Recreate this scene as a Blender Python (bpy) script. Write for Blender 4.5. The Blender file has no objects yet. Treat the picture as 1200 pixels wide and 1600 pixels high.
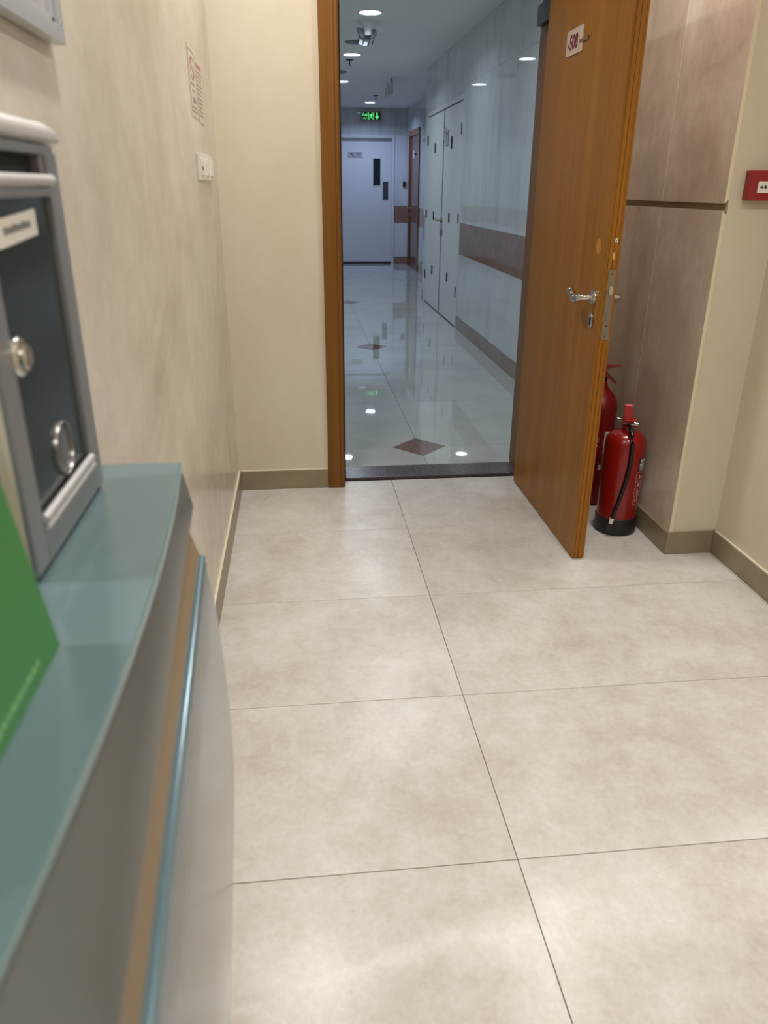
import bpy, bmesh, math, random
from mathutils import Vector, Matrix
random.seed(7)
S = bpy.context.scene
COL = S.collection

# ------------------------------------------------------------------ camera
H = 1.374
cam = bpy.data.cameras.new('camera'); cam_o = bpy.data.objects.new('camera', cam); COL.objects.link(cam_o)
cam.sensor_fit = 'VERTICAL'; cam.sensor_height = 36.0; cam.lens = 1190.0 / 1600.0 * 36.0
cam.clip_start = 0.02; cam.clip_end = 60
RX = Vector((0.99409776, -0.10833197, 0.0058158))     # camera right, in the world
DN = Vector((-0.03715133, -0.39030242, -0.91993685))  # camera down
FW = Vector((0.10192849, 0.9142911, -0.39202344))     # camera forward
m = Matrix.Identity(4)
for i in range(3):
    m[i][0] = RX[i]; m[i][1] = -DN[i]; m[i][2] = -FW[i]
m[2][3] = H
cam_o.matrix_world = m
cam.dof.use_dof = True; cam.dof.focus_distance = 3.4; cam.dof.aperture_fstop = 6.0
S.camera = cam_o

# ------------------------------------------------------------------ world, exposure, light levels
w = bpy.data.worlds.new('world'); S.world = w; w.use_nodes = True
w.node_tree.nodes['Background'].inputs[0].default_value = (0.02, 0.02, 0.02, 1)
S.view_settings.view_transform = 'Standard'; S.view_settings.look = 'None'
S.view_settings.gamma = 1.0; S.view_settings.exposure = 0.0; S.view_settings.use_curve_mapping = False
S.cycles.use_denoising = True
S.cycles.sample_clamp_indirect = 6.0
ROOM_POWER, HALL_POWER, DESK_POWER = 12.0, 11.0, 32.0
ROOM_COL, HALL_COL = (1.0, 0.982, 0.95), (0.78, 0.89, 1.0)
HALL_FAR_COL = (0.52, 0.62, 1.0)
ROOM_LIGHTS = [(-0.02, 2.88), (1.27, 2.75), (0.07, 0.95), (1.27, 0.95), (0.07, -0.9), (1.27, -0.9), (-1.5, -0.9)]
DESK_LIGHTS = [(-1.75, 0.50)]
HALL_LIGHTS = [(0.68, 5.15), (0.68, 7.35), (0.68, 9.53), (0.70, 11.83), (1.34, 14.55)]
ZC = 2.70

# ------------------------------------------------------------------ colour and material helpers
def lin(c):
    c = c / 255.0
    return c / 12.92 if c <= 0.04045 else ((c + 0.055) / 1.055) ** 2.4
def rgb(r, g, b): return (lin(r), lin(g), lin(b), 1.0)

MATS = {}
def mat(name, col, rough=0.5, metal=0.0, spec=0.5, coat=0.0, coat_rough=0.03, emit=None, emit_s=0.0, trans=0.0, ior=1.5):
    if name in MATS: return MATS[name]
    mt = bpy.data.materials.new(name); mt.use_nodes = True
    b = mt.node_tree.nodes['Principled BSDF']
    b.inputs['Base Color'].default_value = col
    b.inputs['Roughness'].default_value = rough
    b.inputs['Metallic'].default_value = metal
    b.inputs['Specular IOR Level'].default_value = spec
    b.inputs['Coat Weight'].default_value = coat
    b.inputs['Coat Roughness'].default_value = coat_rough
    b.inputs['Transmission Weight'].default_value = trans
    b.inputs['IOR'].default_value = ior
    if emit:
        b.inputs['Emission Color'].default_value = emit
        b.inputs['Emission Strength'].default_value = emit_s
    MATS[name] = mt
    return mt

def noise_mat(name, cols, scale, stretch, rough, detail=6, spec=0.5, bump=0.0, coat=0.0, per_object=False, dist=0.0,
              second=None, rough_var=0.0, coat_rough=0.03, lo=0.3, hi=0.7):
    """two or three tones mixed by stretched noise in world (or per-object shifted) position"""
    if name in MATS: return MATS[name]
    mt = mat(name, cols[0], rough, spec=spec, coat=coat, coat_rough=coat_rough)
    nt = mt.node_tree; N, L = nt.nodes, nt.links
    b = N['Principled BSDF']
    geo = N.new('ShaderNodeNewGeometry')
    src = geo.outputs['Position']
    if per_object:
        oi = N.new('ShaderNodeObjectInfo')
        ml = N.new('ShaderNodeMath'); ml.operation = 'MULTIPLY'; ml.inputs[1].default_value = 37.0
        L.new(oi.outputs['Random'], ml.inputs[0])
        ad = N.new('ShaderNodeVectorMath'); ad.operation = 'ADD'
        L.new(src, ad.inputs[0]); L.new(ml.outputs[0], ad.inputs[1]); src = ad.outputs[0]
    mp = N.new('ShaderNodeMapping'); mp.inputs['Scale'].default_value = stretch
    L.new(src, mp.inputs['Vector'])
    no = N.new('ShaderNodeTexNoise'); no.inputs['Scale'].default_value = scale
    no.inputs['Detail'].default_value = detail; no.inputs['Roughness'].default_value = 0.62
    no.inputs['Distortion'].default_value = dist
    L.new(mp.outputs[0], no.inputs['Vector'])
    fac = no.outputs['Fac']
    if second:
        mp2 = N.new('ShaderNodeMapping'); mp2.inputs['Scale'].default_value = second[1]
        L.new(src, mp2.inputs['Vector'])
        n2 = N.new('ShaderNodeTexNoise'); n2.inputs['Scale'].default_value = second[0]
        n2.inputs['Detail'].default_value = 8; n2.inputs['Roughness'].default_value = 0.7
        L.new(mp2.outputs[0], n2.inputs['Vector'])
        mx = N.new('ShaderNodeMix'); mx.inputs[0].default_value = second[2]
        L.new(fac, mx.inputs[2]); L.new(n2.outputs['Fac'], mx.inputs[3]); fac = mx.outputs[0]
    cr = N.new('ShaderNodeValToRGB')
    e = cr.color_ramp.elements
    e[0].position = lo; e[0].color = cols[0]; e[1].position = hi; e[1].color = cols[-1]
    if len(cols) == 3:
        k = e.new((lo + hi) / 2); k.color = cols[1]
    L.new(fac, cr.inputs[0]); L.new(cr.outputs[0], b.inputs['Base Color'])
    if rough_var:
        mr = N.new('ShaderNodeMapRange'); mr.inputs[3].default_value = rough - rough_var; mr.inputs[4].default_value = rough + rough_var
        L.new(fac, mr.inputs[0]); L.new(mr.outputs[0], b.inputs['Roughness'])
    if bump:
        bp = N.new('ShaderNodeBump'); bp.inputs['Strength'].default_value = bump; bp.inputs['Distance'].default_value = 0.004
        L.new(fac, bp.inputs['Height']); L.new(bp.outputs[0], b.inputs['Normal'])
    return mt

def floor_mat():
    """stone-look porcelain: soft clouds, wispy mottling and fine grain, different on every tile"""
    mt = mat('floor_tile_beige', rgb(200, 194, 185), 0.28)
    nt = mt.node_tree; N, L = nt.nodes, nt.links; b = N['Principled BSDF']
    geo = N.new('ShaderNodeNewGeometry'); oi = N.new('ShaderNodeObjectInfo')
    ml = N.new('ShaderNodeMath'); ml.operation = 'MULTIPLY'; ml.inputs[1].default_value = 37.0
    L.new(oi.outputs['Random'], ml.inputs[0])
    ad = N.new('ShaderNodeVectorMath'); ad.operation = 'ADD'
    L.new(geo.outputs['Position'], ad.inputs[0]); L.new(ml.outputs[0], ad.inputs[1])
    tot = None
    for sc, det, ro, wt in ((3.6, 3, 0.5, 0.36), (12.0, 8, 0.72, 0.40), (60.0, 5, 0.7, 0.24)):
        no = N.new('ShaderNodeTexNoise'); no.inputs['Scale'].default_value = sc; no.inputs['Detail'].default_value = det
        no.inputs['Roughness'].default_value = ro; no.inputs['Distortion'].default_value = 0.4 if sc < 20 else 0.0
        L.new(ad.outputs[0], no.inputs['Vector'])
        mu = N.new('ShaderNodeMath'); mu.operation = 'MULTIPLY_ADD'; mu.inputs[1].default_value = wt; mu.inputs[2].default_value = 0.0
        L.new(no.outputs['Fac'], mu.inputs[0])
        if tot is not None: L.new(tot, mu.inputs[2])
        tot = mu.outputs[0]
    cr = N.new('ShaderNodeValToRGB'); e = cr.color_ramp.elements
    e[0].position = 0.32; e[0].color = rgb(178, 168, 153); e[1].position = 0.68; e[1].color = rgb(219, 216, 211)
    k = e.new(0.5); k.color = rgb(200, 195, 187)
    L.new(tot, cr.inputs[0]); L.new(cr.outputs[0], b.inputs['Base Color'])
    return mt
M_FLOOR = floor_mat()
M_GROUT = mat('floor_grout', rgb(95, 86, 74), 0.8)
M_WALL = noise_mat('beige_wall', [rgb(185, 174, 156), rgb(202, 193, 177), rgb(217, 210, 197)], 1.6, (1.0, 0.45, 0.6), 0.24, detail=11, dist=1.4,
                   second=(9, (1.0, 0.5, 0.55), 0.4), bump=0.06, lo=0.36, hi=0.64)
M_WALLP = noise_mat('beige_wall_smooth', [rgb(204, 192, 168), rgb(213, 204, 186)], 1.6, (1, 1, 0.5), 0.30, detail=7, lo=0.35, hi=0.65)
M_COLP = noise_mat('column_panel_marble', [rgb(182, 164, 146), rgb(202, 187, 170), rgb(222, 212, 200)], 2.0, (1.2, 0.8, 0.6), 0.22, detail=11, dist=1.6,
                   second=(9, (1.2, 0.8, 0.5), 0.4), bump=0.06, lo=0.36, hi=0.64, per_object=True)
M_BASE = noise_mat('baseboard_tile', [rgb(130, 117, 92), rgb(146, 133, 108)], 9, (1, 1, 1), 0.35, detail=8)
M_CREAM = mat('cream_panel_edge', rgb(222, 208, 180), 0.45)
M_CAULK = mat('white_caulk', rgb(225, 215, 196), 0.45)
M_CEIL = mat('ceiling_paint', rgb(232, 233, 231), 0.8)
M_CEILR = mat('room_ceiling_paint', rgb(215, 208, 195), 0.8)
M_HFLOOR = noise_mat('polished_white_floor', [rgb(172, 177, 174), rgb(188, 192, 188)], 2.5, (1, 1, 1), 0.02, detail=7, spec=0.85, per_object=True)
M_HGROUT = mat('corridor_grout', rgb(70, 72, 70), 0.8)
M_DIAMOND = noise_mat('brown_inset_stone', [rgb(112, 86, 78), rgb(130, 102, 92)], 30, (1, 1, 1), 0.06, detail=8, spec=0.6)
M_HWALL = noise_mat('polished_white_marble', [rgb(182, 189, 190), rgb(200, 206, 206), rgb(208, 213, 212)], 1.5, (1.4, 0.9, 0.32), 0.025, detail=11, dist=1.2,
                    second=(7, (1.2, 1.0, 0.3), 0.4), spec=0.55, per_object=True, lo=0.36, hi=0.58)
M_HBROWN = noise_mat('polished_brown_tile', [rgb(132, 104, 90), rgb(150, 122, 106)], 8, (1, 1, 1), 0.06, detail=8, spec=0.55)
M_GRANITE = noise_mat('dark_granite', [rgb(58, 50, 55), rgb(98, 88, 94)], 90, (1, 1, 1), 0.2, detail=5, spec=0.5)
M_WHITE = mat('white_door_paint', rgb(208, 212, 212), 0.38, spec=0.35)
M_WHITEF = mat('white_frame_paint', rgb(212, 215, 214), 0.25)

def wood(name, dark, mid, light, rough=0.24, axis='z', far=False):
    st = {'z': (13, 13, 0.55), 'y': (13, 0.55, 13)}[axis]
    return noise_mat(name, [dark, mid, light], 1.0, st, rough, detail=7, dist=0.6, second=(6.0, (16, 16, 0.22), 0.45), lo=0.32, hi=0.68, spec=0.22)
M_WOOD = wood('orange_teak_veneer', rgb(122, 78, 20), rgb(140, 92, 25), rgb(152, 104, 34), 0.4)
M_CASE = wood('casing_teak', rgb(102, 65, 22), rgb(117, 76, 27), rgb(127, 85, 33), 0.4)
M_WOODE = wood('teak_lipping', rgb(132, 82, 20), rgb(148, 94, 26), rgb(160, 104, 34), 0.35)
M_WOODD = mat('dark_teak_groove', rgb(70, 34, 14), 0.5)
M_JAMB = mat('dark_brown_jamb', rgb(56, 26, 20), 0.4)  # darker brown than the jamb on the hinge side
M_WOODF = wood('brown_corridor_door_veneer', rgb(82, 56, 46), rgb(98, 68, 56), rgb(112, 80, 64), 0.15)
M_WOODFF = wood('corridor_door_frame_wood', rgb(116, 78, 58), rgb(130, 90, 68), rgb(142, 100, 76), 0.2)
M_CHROME = mat('chrome', rgb(205, 203, 200), 0.12, 1.0)
M_STEEL = mat('brushed_steel', rgb(150, 142, 128), 0.38, 1.0)
M_DARKM = mat('dark_metal', rgb(52, 54, 56), 0.35, 0.7)
M_BLACK = mat('black_plastic', rgb(24, 25, 26), 0.4)
M_BLACKG = mat('black_rubber_hose', rgb(16, 15, 15), 0.25)
M_RED = mat('red_enamel', rgb(132, 14, 13), 0.25, coat=0.3)
M_REDH = mat('red_lever_plastic', rgb(178, 26, 32), 0.38)
M_REDD = mat('red_enamel_deep', rgb(120, 9, 10), 0.3, coat=0.2)
M_REDC = mat('red_alarm_plastic', rgb(142, 26, 34), 0.38)
M_LABEL = mat('white_label', rgb(226, 222, 214), 0.45)
M_INK = mat('black_ink', rgb(22, 22, 24), 0.5)
M_GREYINK = mat('grey_ink', rgb(122, 120, 122), 0.6)
M_REDINK = mat('dark_red_ink', rgb(110, 26, 44), 0.5)
M_PINKINK = mat('faded_red_ink', rgb(178, 132, 118), 0.6)
M_PAPER = mat('paper', rgb(212, 199, 182), 0.6)
M_NINK = mat('faded_grey_print', rgb(158, 144, 132), 0.6)
M_SWITCH = mat('white_switch_plastic', rgb(232, 228, 220), 0.3)
M_ALU = mat('grey_aluminium_paint', rgb(150, 152, 156), 0.32, 0.55)
M_ALUL = mat('light_aluminium_visor', rgb(196, 195, 195), 0.35, 0.35)
M_BOXSIDE = mat('box_side_painted', rgb(212, 203, 180), 0.45)
M_DGLASS = mat('dark_smoked_panel', rgb(40, 45, 46), 0.16, spec=0.4)
M_SLOT = mat('slot_interior', rgb(12, 13, 20), 0.7)
M_LENS = mat('clear_acrylic_lens', rgb(96, 94, 94), 0.15, spec=0.6)
M_GREEN = mat('green_card', rgb(60, 122, 66), 0.4)
M_LGREEN = mat('pale_green_print', rgb(122, 178, 120), 0.4)
M_DTOP = mat('teal_glass_top', rgb(92, 111, 113), 0.16, spec=0.5)
M_DEDGE = mat('edge_highlight_tone', rgb(118, 136, 136), 0.25)  # paler tone paints the highlight line along the counter top's edge
M_DFASC = mat('grey_fascia', rgb(88, 90, 86), 0.3, 0.05)
M_DTAN = mat('tan_edge_band', rgb(138, 116, 88), 0.5)
M_DRAIL = mat('blue_grey_rail', rgb(112, 136, 146), 0.22, 0.55)
M_DPANEL = mat('light_grey_panel', rgb(106, 109, 110), 0.16, 0.05, spec=0.4)
M_FRAME = mat('silver_frame', rgb(196, 200, 204), 0.25, 0.4)
M_GLASSG = mat('frame_print', rgb(176, 172, 178), 0.12)
M_DSHADE = mat('vision_glass', rgb(30, 42, 44), 0.06)
M_GREYPL = mat('grey_sign_plate', rgb(168, 168, 168), 0.3)
M_SIGNPL = mat('pale_sign_acrylic', rgb(200, 178, 166), 0.25)
M_GREYDK = mat('push_plate', rgb(92, 96, 100), 0.35, 0.6)
M_EXITBG = mat('exit_black', rgb(6, 12, 8), 0.3)
M_EXITG = mat('exit_green_lit', rgb(40, 160, 60), 0.4, emit=(0.16, 1.0, 0.30, 1), emit_s=0.9)
M_SOFTW = mat('white_plastic', rgb(214, 216, 218), 0.35)
M_GREYB = mat('grey_box_plastic', rgb(120, 116, 122), 0.35)
M_GREYDISC = mat('grey_ceiling_disc', rgb(120, 124, 118), 0.5)
M_PUTTY = mat('yellow_putty', rgb(176, 122, 42), 0.5)
M_PUTTYL = mat('pale_filler', rgb(214, 180, 116), 0.5)

def emit_mat(name, col, strength):
    mt = mat(name, (1, 1, 1, 1), 0.5, emit=(*col, 1), emit_s=strength)
    return mt

# ------------------------------------------------------------------ mesh helpers
class MB:
    def __init__(s): s.v = []; s.f = []
    def add(s, vs, fs):
        o = len(s.v); s.v += [tuple(v) for v in vs]; s.f += [tuple(i + o for i in f) for f in fs]; return s
    def box(s, x0, x1, y0, y1, z0, z1):
        return s.add([(x0, y0, z0), (x1, y0, z0), (x1, y1, z0), (x0, y1, z0), (x0, y0, z1), (x1, y0, z1), (x1, y1, z1), (x0, y1, z1)],
                     [(0, 3, 2, 1), (4, 5, 6, 7), (0, 1, 5, 4), (1, 2, 6, 5), (2, 3, 7, 6), (3, 0, 4, 7)])
    def prism(s, poly, fn, a, b):
        """poly: 2D points; fn(u, v, t) -> 3D; extruded from t=a to t=b"""
        n = len(poly)
        vs = [fn(u, v, a) for u, v in poly] + [fn(u, v, b) for u, v in poly]
        fs = [tuple(range(n - 1, -1, -1)), tuple(range(n, 2 * n))] + [(i, (i + 1) % n, n + (i + 1) % n, n + i) for i in range(n)]
        return s.add(vs, fs)
    def loft(s, rings, caps=True, closed=True):
        n = len(rings[0]); vs = [p for r in rings for p in r]; fs = []
        for k in range(len(rings) - 1):
            for i in range(n if closed else n - 1):
                j = (i + 1) % n
                fs.append((k * n + i, k * n + j, (k + 1) * n + j, (k + 1) * n + i))
        if caps and closed:
            fs += [tuple(range(n - 1, -1, -1)), tuple(range((len(rings) - 1) * n, len(rings) * n))]
        return s.add(vs, fs)
    def lathe(s, prof, c, seg=32, axis='z'):
        rings = []
        for r, t in prof:
            ring = []
            for i in range(seg):
                a = 2 * math.pi * i / seg
                p, q = r * math.cos(a), r * math.sin(a)
                ring.append({'z': (c[0] + p, c[1] + q, c[2] + t), 'x': (c[0] + t, c[1] + p, c[2] + q), 'y': (c[0] + q, c[1] + t, c[2] + p)}[axis])
            rings.append(ring)
        return s.loft(rings)
    def tube(s, pts, rad, seg=12, flat=1.0):
        pts = [Vector(p) for p in pts]; rings = []
        for i, p in enumerate(pts):
            t = (pts[min(i + 1, len(pts) - 1)] - pts[max(i - 1, 0)]).normalized()
            up = Vector((0, 0, 1)) if abs(t.z) < 0.9 else Vector((0, 1, 0))
            a = t.cross(up).normalized(); b = a.cross(t).normalized()
            r = rad[i] if isinstance(rad, (list, tuple)) else rad
            rings.append([tuple(p + a * (r * flat * math.cos(2 * math.pi * k / seg)) + b * (r * math.sin(2 * math.pi * k / seg))) for k in range(seg)])
        return s.loft(rings)
    def build(s, name, material, parent=None, origin=None, bevel=0.0, smooth=False, seg=2):
        me = bpy.data.meshes.new(name)
        o3 = Vector(origin) if origin is not None else None
        if o3 is None:
            xs = list(zip(*s.v)); o3 = Vector(((min(xs[0]) + max(xs[0])) / 2, (min(xs[1]) + max(xs[1])) / 2, min(xs[2])))
        me.from_pydata([tuple(Vector(v) - o3) for v in s.v], [], s.f); me.validate()
        bm = bmesh.new(); bm.from_mesh(me)
        bmesh.ops.recalc_face_normals(bm, faces=bm.faces)
        if bevel:
            es = [e for e in bm.edges if len(e.link_faces) == 2 and e.calc_face_angle(0) > 0.5]
            bmesh.ops.bevel(bm, geom=es, offset=bevel, segments=seg, affect='EDGES', profile=0.5, clamp_overlap=True)
        bm.to_mesh(me); bm.free()
        if smooth or bevel:
            for p in me.polygons: p.use_smooth = True
            me.set_sharp_from_angle(angle=math.radians(38))
        me.materials.append(material)
        ob = bpy.data.objects.new(name, me); COL.objects.link(ob)
        if bevel:
            wn = ob.modifiers.new('weighted_normal', 'WEIGHTED_NORMAL'); wn.keep_sharp = True; wn.weight = 100
        place(ob, o3, parent)
        return ob

WORLD = {}
def place(ob, loc, parent):
    WORLD[ob.name] = Vector(loc)
    if parent is not None:
        ob.parent = parent; ob.location = Vector(loc) - WORLD[parent.name]
    else:
        ob.location = loc
def empty(name, loc):
    o = bpy.data.objects.new(name, None); COL.objects.link(o); o.empty_display_size = 0.05
    place(o, Vector(loc), None); return o
def tag(o, label, cat=None, group=None, kind=None):
    o['label'] = label
    if cat: o['category'] = cat
    if group: o['group'] = group
    if kind: o['kind'] = kind
    return o
def struct(o, label, cat): return tag(o, label, cat, kind='structure')
def copy_tree(o, parent=None, shift=(0, 0, 0)):
    c = o.copy(); COL.objects.link(c); WORLD[c.name] = WORLD[o.name] + Vector(shift)
    if parent is None: c.location = WORLD[c.name]
    else: c.parent = parent
    for ch in [x for x in list(bpy.data.objects) if x.parent == o]: copy_tree(ch, c, shift)
    return c
def box(name, mt, x0, x1, y0, y1, z0, z1, parent=None, bevel=0.0):
    return MB().box(x0, x1, y0, y1, z0, z1).build(name, mt, parent, bevel=bevel)

def text_polys(body, size, fn, align='CENTER', bold=0.0):
    """flat lettering: mesh of a text, each vertex (u, v) mapped by fn(u, v)"""
    cu = bpy.data.curves.new('lettering', 'FONT'); cu.body = body; cu.size = size; cu.align_x = align; cu.align_y = 'CENTER'
    cu.resolution_u = 3; cu.offset = bold
    ob = bpy.data.objects.new('lettering', cu); COL.objects.link(ob)
    dg = bpy.context.evaluated_depsgraph_get()
    me = bpy.data.meshes.new_from_object(ob.evaluated_get(dg))
    mb = MB().add([fn(v.co.x, v.co.y) for v in me.vertices], [tuple(p.vertices) for p in me.polygons])
    bpy.data.objects.remove(ob); bpy.data.curves.remove(cu); bpy.data.meshes.remove(me)
    return mb
def disc_pts(cx, cy, rx, ry=None, n=20):
    ry = ry or rx
    return [(cx + rx * math.cos(2 * math.pi * i / n), cy + ry * math.sin(2 * math.pi * i / n)) for i in range(n)]

# planes: u,v on the plane, t = how far it stands out towards the viewer side
def on_x(x, sgn=-1, flip=False):   # a plane facing -x (sgn=-1) or +x; u grows to the right as seen from in front
    return lambda u, v, t=0.0: (x + sgn * t, (-u if sgn < 0 else u), v)
def on_y(y):                       # a plane facing -y
    return lambda u, v, t=0.0: (u, y - t, v)

# ================================================================== THE ROOM
XL, XR, YF = -0.3175, 1.658, 3.552
# floor: grout bed and 1.2 x 0.6 m tiles
fl = struct(box('floor', M_GROUT, -3.2, XR + 0.05, -3.0, 3.62, -0.05, -0.0022), 'beige stone-look tiled floor of the entrance room', 'floor')
g = 0.0011
proto = None
for i, xa in enumerate([-3.16, -1.96, -0.76, 0.44, 1.64]):
    for j in range(11):
        ya = -2.984 + 0.6 * j
        xb, yb = min(xa + 1.2, XR + 0.02), min(ya + 0.6, 3.616)
        if proto is None or xb - xa < 1.19:
            t = MB().box(xa + g, xb - g, ya + g, yb - g, -0.02, 0).build('floor_tile', M_FLOOR, fl, origin=(xa, ya, 0), bevel=0.0006, seg=1)
            if proto is None: proto = t
        else:
            t = proto.copy(); COL.objects.link(t); place(t, Vector((xa, ya, 0)), fl)

# left wall (ends beside the counter), front wall with the doorway, right wall, back and far-left walls, ceiling
wl = struct(box('wall_left', M_WALL, XL - 0.12, XL, 0.90, 3.80, 0, ZC), 'streaky beige wall on the left beyond the reception counter', 'wall')
wf = empty('wall_front', (0.2, YF, 0)); struct(wf, 'plain cream wall around the open doorway', 'wall')
box('wall_section', M_WALLP, XL, 0.135, YF, 3.82, 0, ZC, wf)
box('wall_section', M_WALLP, 1.18, XR + 0.1, YF, 3.82, 0, ZC, wf)
box('wall_section', M_WALLP, 0.135, 1.18, YF, 3.82, 2.16, ZC, wf)
wr = struct(box('wall_right', M_WALLP, XR, XR + 0.12, -3.0, 3.552, 0, ZC), 'cream wall on the right beside the boxed column', 'wall')
struct(box('wall_back', M_WALLP, -3.2, XR + 0.12, -3.12, -3.0, 0, ZC), 'cream wall behind the viewer', 'wall')
struct(box('wall_far_left', M_WALLP, -3.32, -3.2, -3.12, 2.2, 0, ZC), 'cream wall at the far side of the reception area', 'wall')
struct(box('wall_reception', M_WALLP, -3.2, XL - 0.12, 2.0, 2.12, 0, ZC), 'cream wall closing the reception area', 'wall')
struct(box('ceiling', M_CEILR, -3.32, XR + 0.12, -3.12, 3.82, ZC + 0.001, ZC + 0.08), 'plain off-white ceiling of the entrance room', 'ceiling')

# baseboards with their bright caulk line
def baseboard(name, x0, x1, y0, y1, label, caulk, pieces, axis, h=0.0955):
    e = empty(name, ((x0 + x1) / 2, (y0 + y1) / 2, 0)); struct(e, label, 'baseboard')
    a0, a1 = (y0, y1) if axis == 'y' else (x0, x1)
    for k in range(pieces):
        p, q = a0 + (a1 - a0) * k / pieces, a0 + (a1 - a0) * (k + 1) / pieces
        if axis == 'y': box('baseboard_tile', M_BASE, x0, x1, p + 0.0006, q - 0.0006, 0.0015, h, e)
        else: box('baseboard_tile', M_BASE, p + 0.0006, q - 0.0006, y0, y1, 0.0015, h, e)
    if caulk: box('caulk_line', M_CAULK, *caulk, h, h + 0.004, e)
    return e
baseboard('baseboard_left', XL, XL + 0.011, 0.90, YF, 'brown-beige tile baseboard along the left wall with a white caulk line', (XL, XL + 0.008, 0.90, YF), 4, 'y')
baseboard('baseboard_front', XL + 0.011, 0.118, YF - 0.011, YF, 'short brown-beige tile baseboard between the left corner and the door frame', (XL + 0.011, 0.118, YF - 0.008, YF), 1, 'x')
baseboard('baseboard_right', XR - 0.011, XR, -3.0, 2.655, 'brown-beige tile baseboard running along the right wall', (XR - 0.008, XR, -3.0, 2.655), 9, 'y')
baseboard('baseboard_column_side', 1.449, 1.460, 2.666, YF, 'tile baseboard along the column side behind the fire extinguishers', None, 1, 'y')
baseboard('baseboard_column_front', 1.449, XR - 0.011, 2.655, 2.666, 'short tile baseboard across the front of the column', None, 1, 'x')
baseboard('baseboard_front_corner', 1.19, 1.449, YF - 0.011, YF, 'tile baseboard hidden behind the open door leaf', None, 1, 'x')

# boxed column, clad in marble-look panels with a horizontal shadow groove
colm = struct(box('wall_column', mat('column_core', rgb(150, 130, 98), 0.6), 1.474, XR, 2.681, YF, 0, ZC),
              'boxed-out column clad in glossy pinkish beige panels with a horizontal groove', 'column')
GZ0, GZ1 = 1.306, 1.330
for (ya, yb) in ((2.666, 3.144), (3.146, YF)):
    for (za, zb) in ((0.0955, GZ0), (GZ1, ZC)):
        near = ya < 3
        mbp = MB()
        if near:
            # mitred at the groove's near corner
            d = 0.013
            if za > 1: prof = [(1.460, za), (1.474, za + d), (1.474, zb), (1.460, zb)]
            else: prof = [(1.460, za), (1.474, za), (1.474, zb - d), (1.460, zb)]
            mbp.prism(prof, lambda u, v, t: (u, t, v), ya, yb)
        else:
            mbp.box(1.460, 1.474, ya, yb, za, zb)
        mbp.build('cladding_panel', M_COLP, colm)
        if near: MB().prism(prof, lambda u, v, t: (u, t, v), 2.6645, 2.6659).build('panel_edge', M_CREAM, colm)
box('joint_bead', M_CAULK, 1.4596, 1.462, 3.1445, 3.1463, 0.0955, GZ0, colm)
box('joint_bead', M_CAULK, 1.4596, 1.462, 3.1445, 3.1463, GZ1, ZC, colm)
box('lip_highlight', M_CAULK, 1.4602, 1.472, 2.672, YF, GZ0 - 0.001, GZ0 + 0.0008, colm)  # pale strip paints the highlight on the groove's lower lip
box('front_panel', M_WALLP, 1.4752, XR, 2.666, 2.681, 0.0955, ZC, colm)

# ------------------------------------------------------------------ door frame and open door leaf
fr = empty('door_frame', (0.66, 3.6, 0)); struct(fr, 'orange-brown wooden door frame around the open doorway', 'door frame')
MB().prism([(0.1185, 3.535), (0.190, 3.532), (0.197, 3.537), (0.199, 3.545), (0.199, 3.60), (0.1185, 3.60)], lambda u, v, t: (u, v, t), 0.0, 2.13).build('casing', M_CASE, fr, bevel=0.002)
box('casing_bead', M_WOODD, 0.178, 0.1805, 3.5315, 3.536, 0.01, 2.12, fr)
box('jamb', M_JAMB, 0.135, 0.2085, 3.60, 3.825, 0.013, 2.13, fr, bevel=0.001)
box('jamb', wood('brown_jamb', rgb(104, 72, 46), rgb(118, 84, 56), rgb(128, 94, 66), 0.45), 1.108, 1.18, 3.558, 3.825, 0.013, 2.13, fr, bevel=0.001)
box('casing', M_CASE, 1.12, 1.19, 3.535, 3.558, 0, 2.13, fr, bevel=0.002)
box('head', M_WOOD, 0.1185, 1.19, 3.535, 3.825, 2.13, 2.21, fr, bevel=0.002)
box('closer_bracket', M_DARKM, 1.078, 1.109, 3.60, 3.79, 2.022, 2.10, fr, bevel=0.002)
struct(box('threshold', M_GRANITE, 0.17, 1.16, 3.632, 3.803, -0.03, 0.012, bevel=0.002), 'dark speckled granite threshold strip in the doorway', 'threshold')

LX0, LX1, LY0, LY1 = 1.0575, 1.1065, 2.650, 3.543
dr = empty('door_1', (1.08, LY1, 0)); struct(dr, 'orange-brown wooden door with room number, standing open into the room', 'door')
box('leaf_face', M_WOOD, LX0, LX0 + 0.0085, LY0, LY1, 0.006, 2.115, dr, bevel=0.0012)
box('leaf_core', M_WOODD, LX0 + 0.006, LX1 - 0.004, LY0 + 0.002, LY1 - 0.001, 0.008, 2.113, dr)
box('edge_lipping', M_WOODE, LX0 + 0.0095, LX0 + 0.0235, LY0 + 0.0005, LY0 + 0.02, 0.006, 2.115, dr, bevel=0.001)
box('edge_lipping', M_WOODE, LX0 + 0.0248, LX1 - 0.0095, LY0, LY0 + 0.02, 0.006, 2.115, dr, bevel=0.001)
box('leaf_back', M_WOODE, LX1 - 0.0085, LX1, LY0 + 0.001, LY1, 0.006, 2.115, dr, bevel=0.0012)
# lock edge plate
lp = box('lock_plate', M_STEEL, 1.072, 1.0985, LY0 - 0.002, LY0 + 0.003, 0.877, 1.116, dr, bevel=0.0006)
box('latch', M_CHROME, 1.0795, 1.0925, LY0 - 0.007, LY0, 1.033, 1.062, lp, bevel=0.002)
box('deadbolt', M_STEEL, 1.0805, 1.0915, LY0 - 0.0035, LY0, 0.942, 0.979, lp, bevel=0.001)
for z in (1.103, 0.889, 0.925): MB().lathe([(0.0, 0.0), (0.0028, 0.0), (0.0028, 0.001)], (1.085, LY0 - 0.003, z), 12, 'y').build('screw', M_DARKM, lp)
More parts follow.
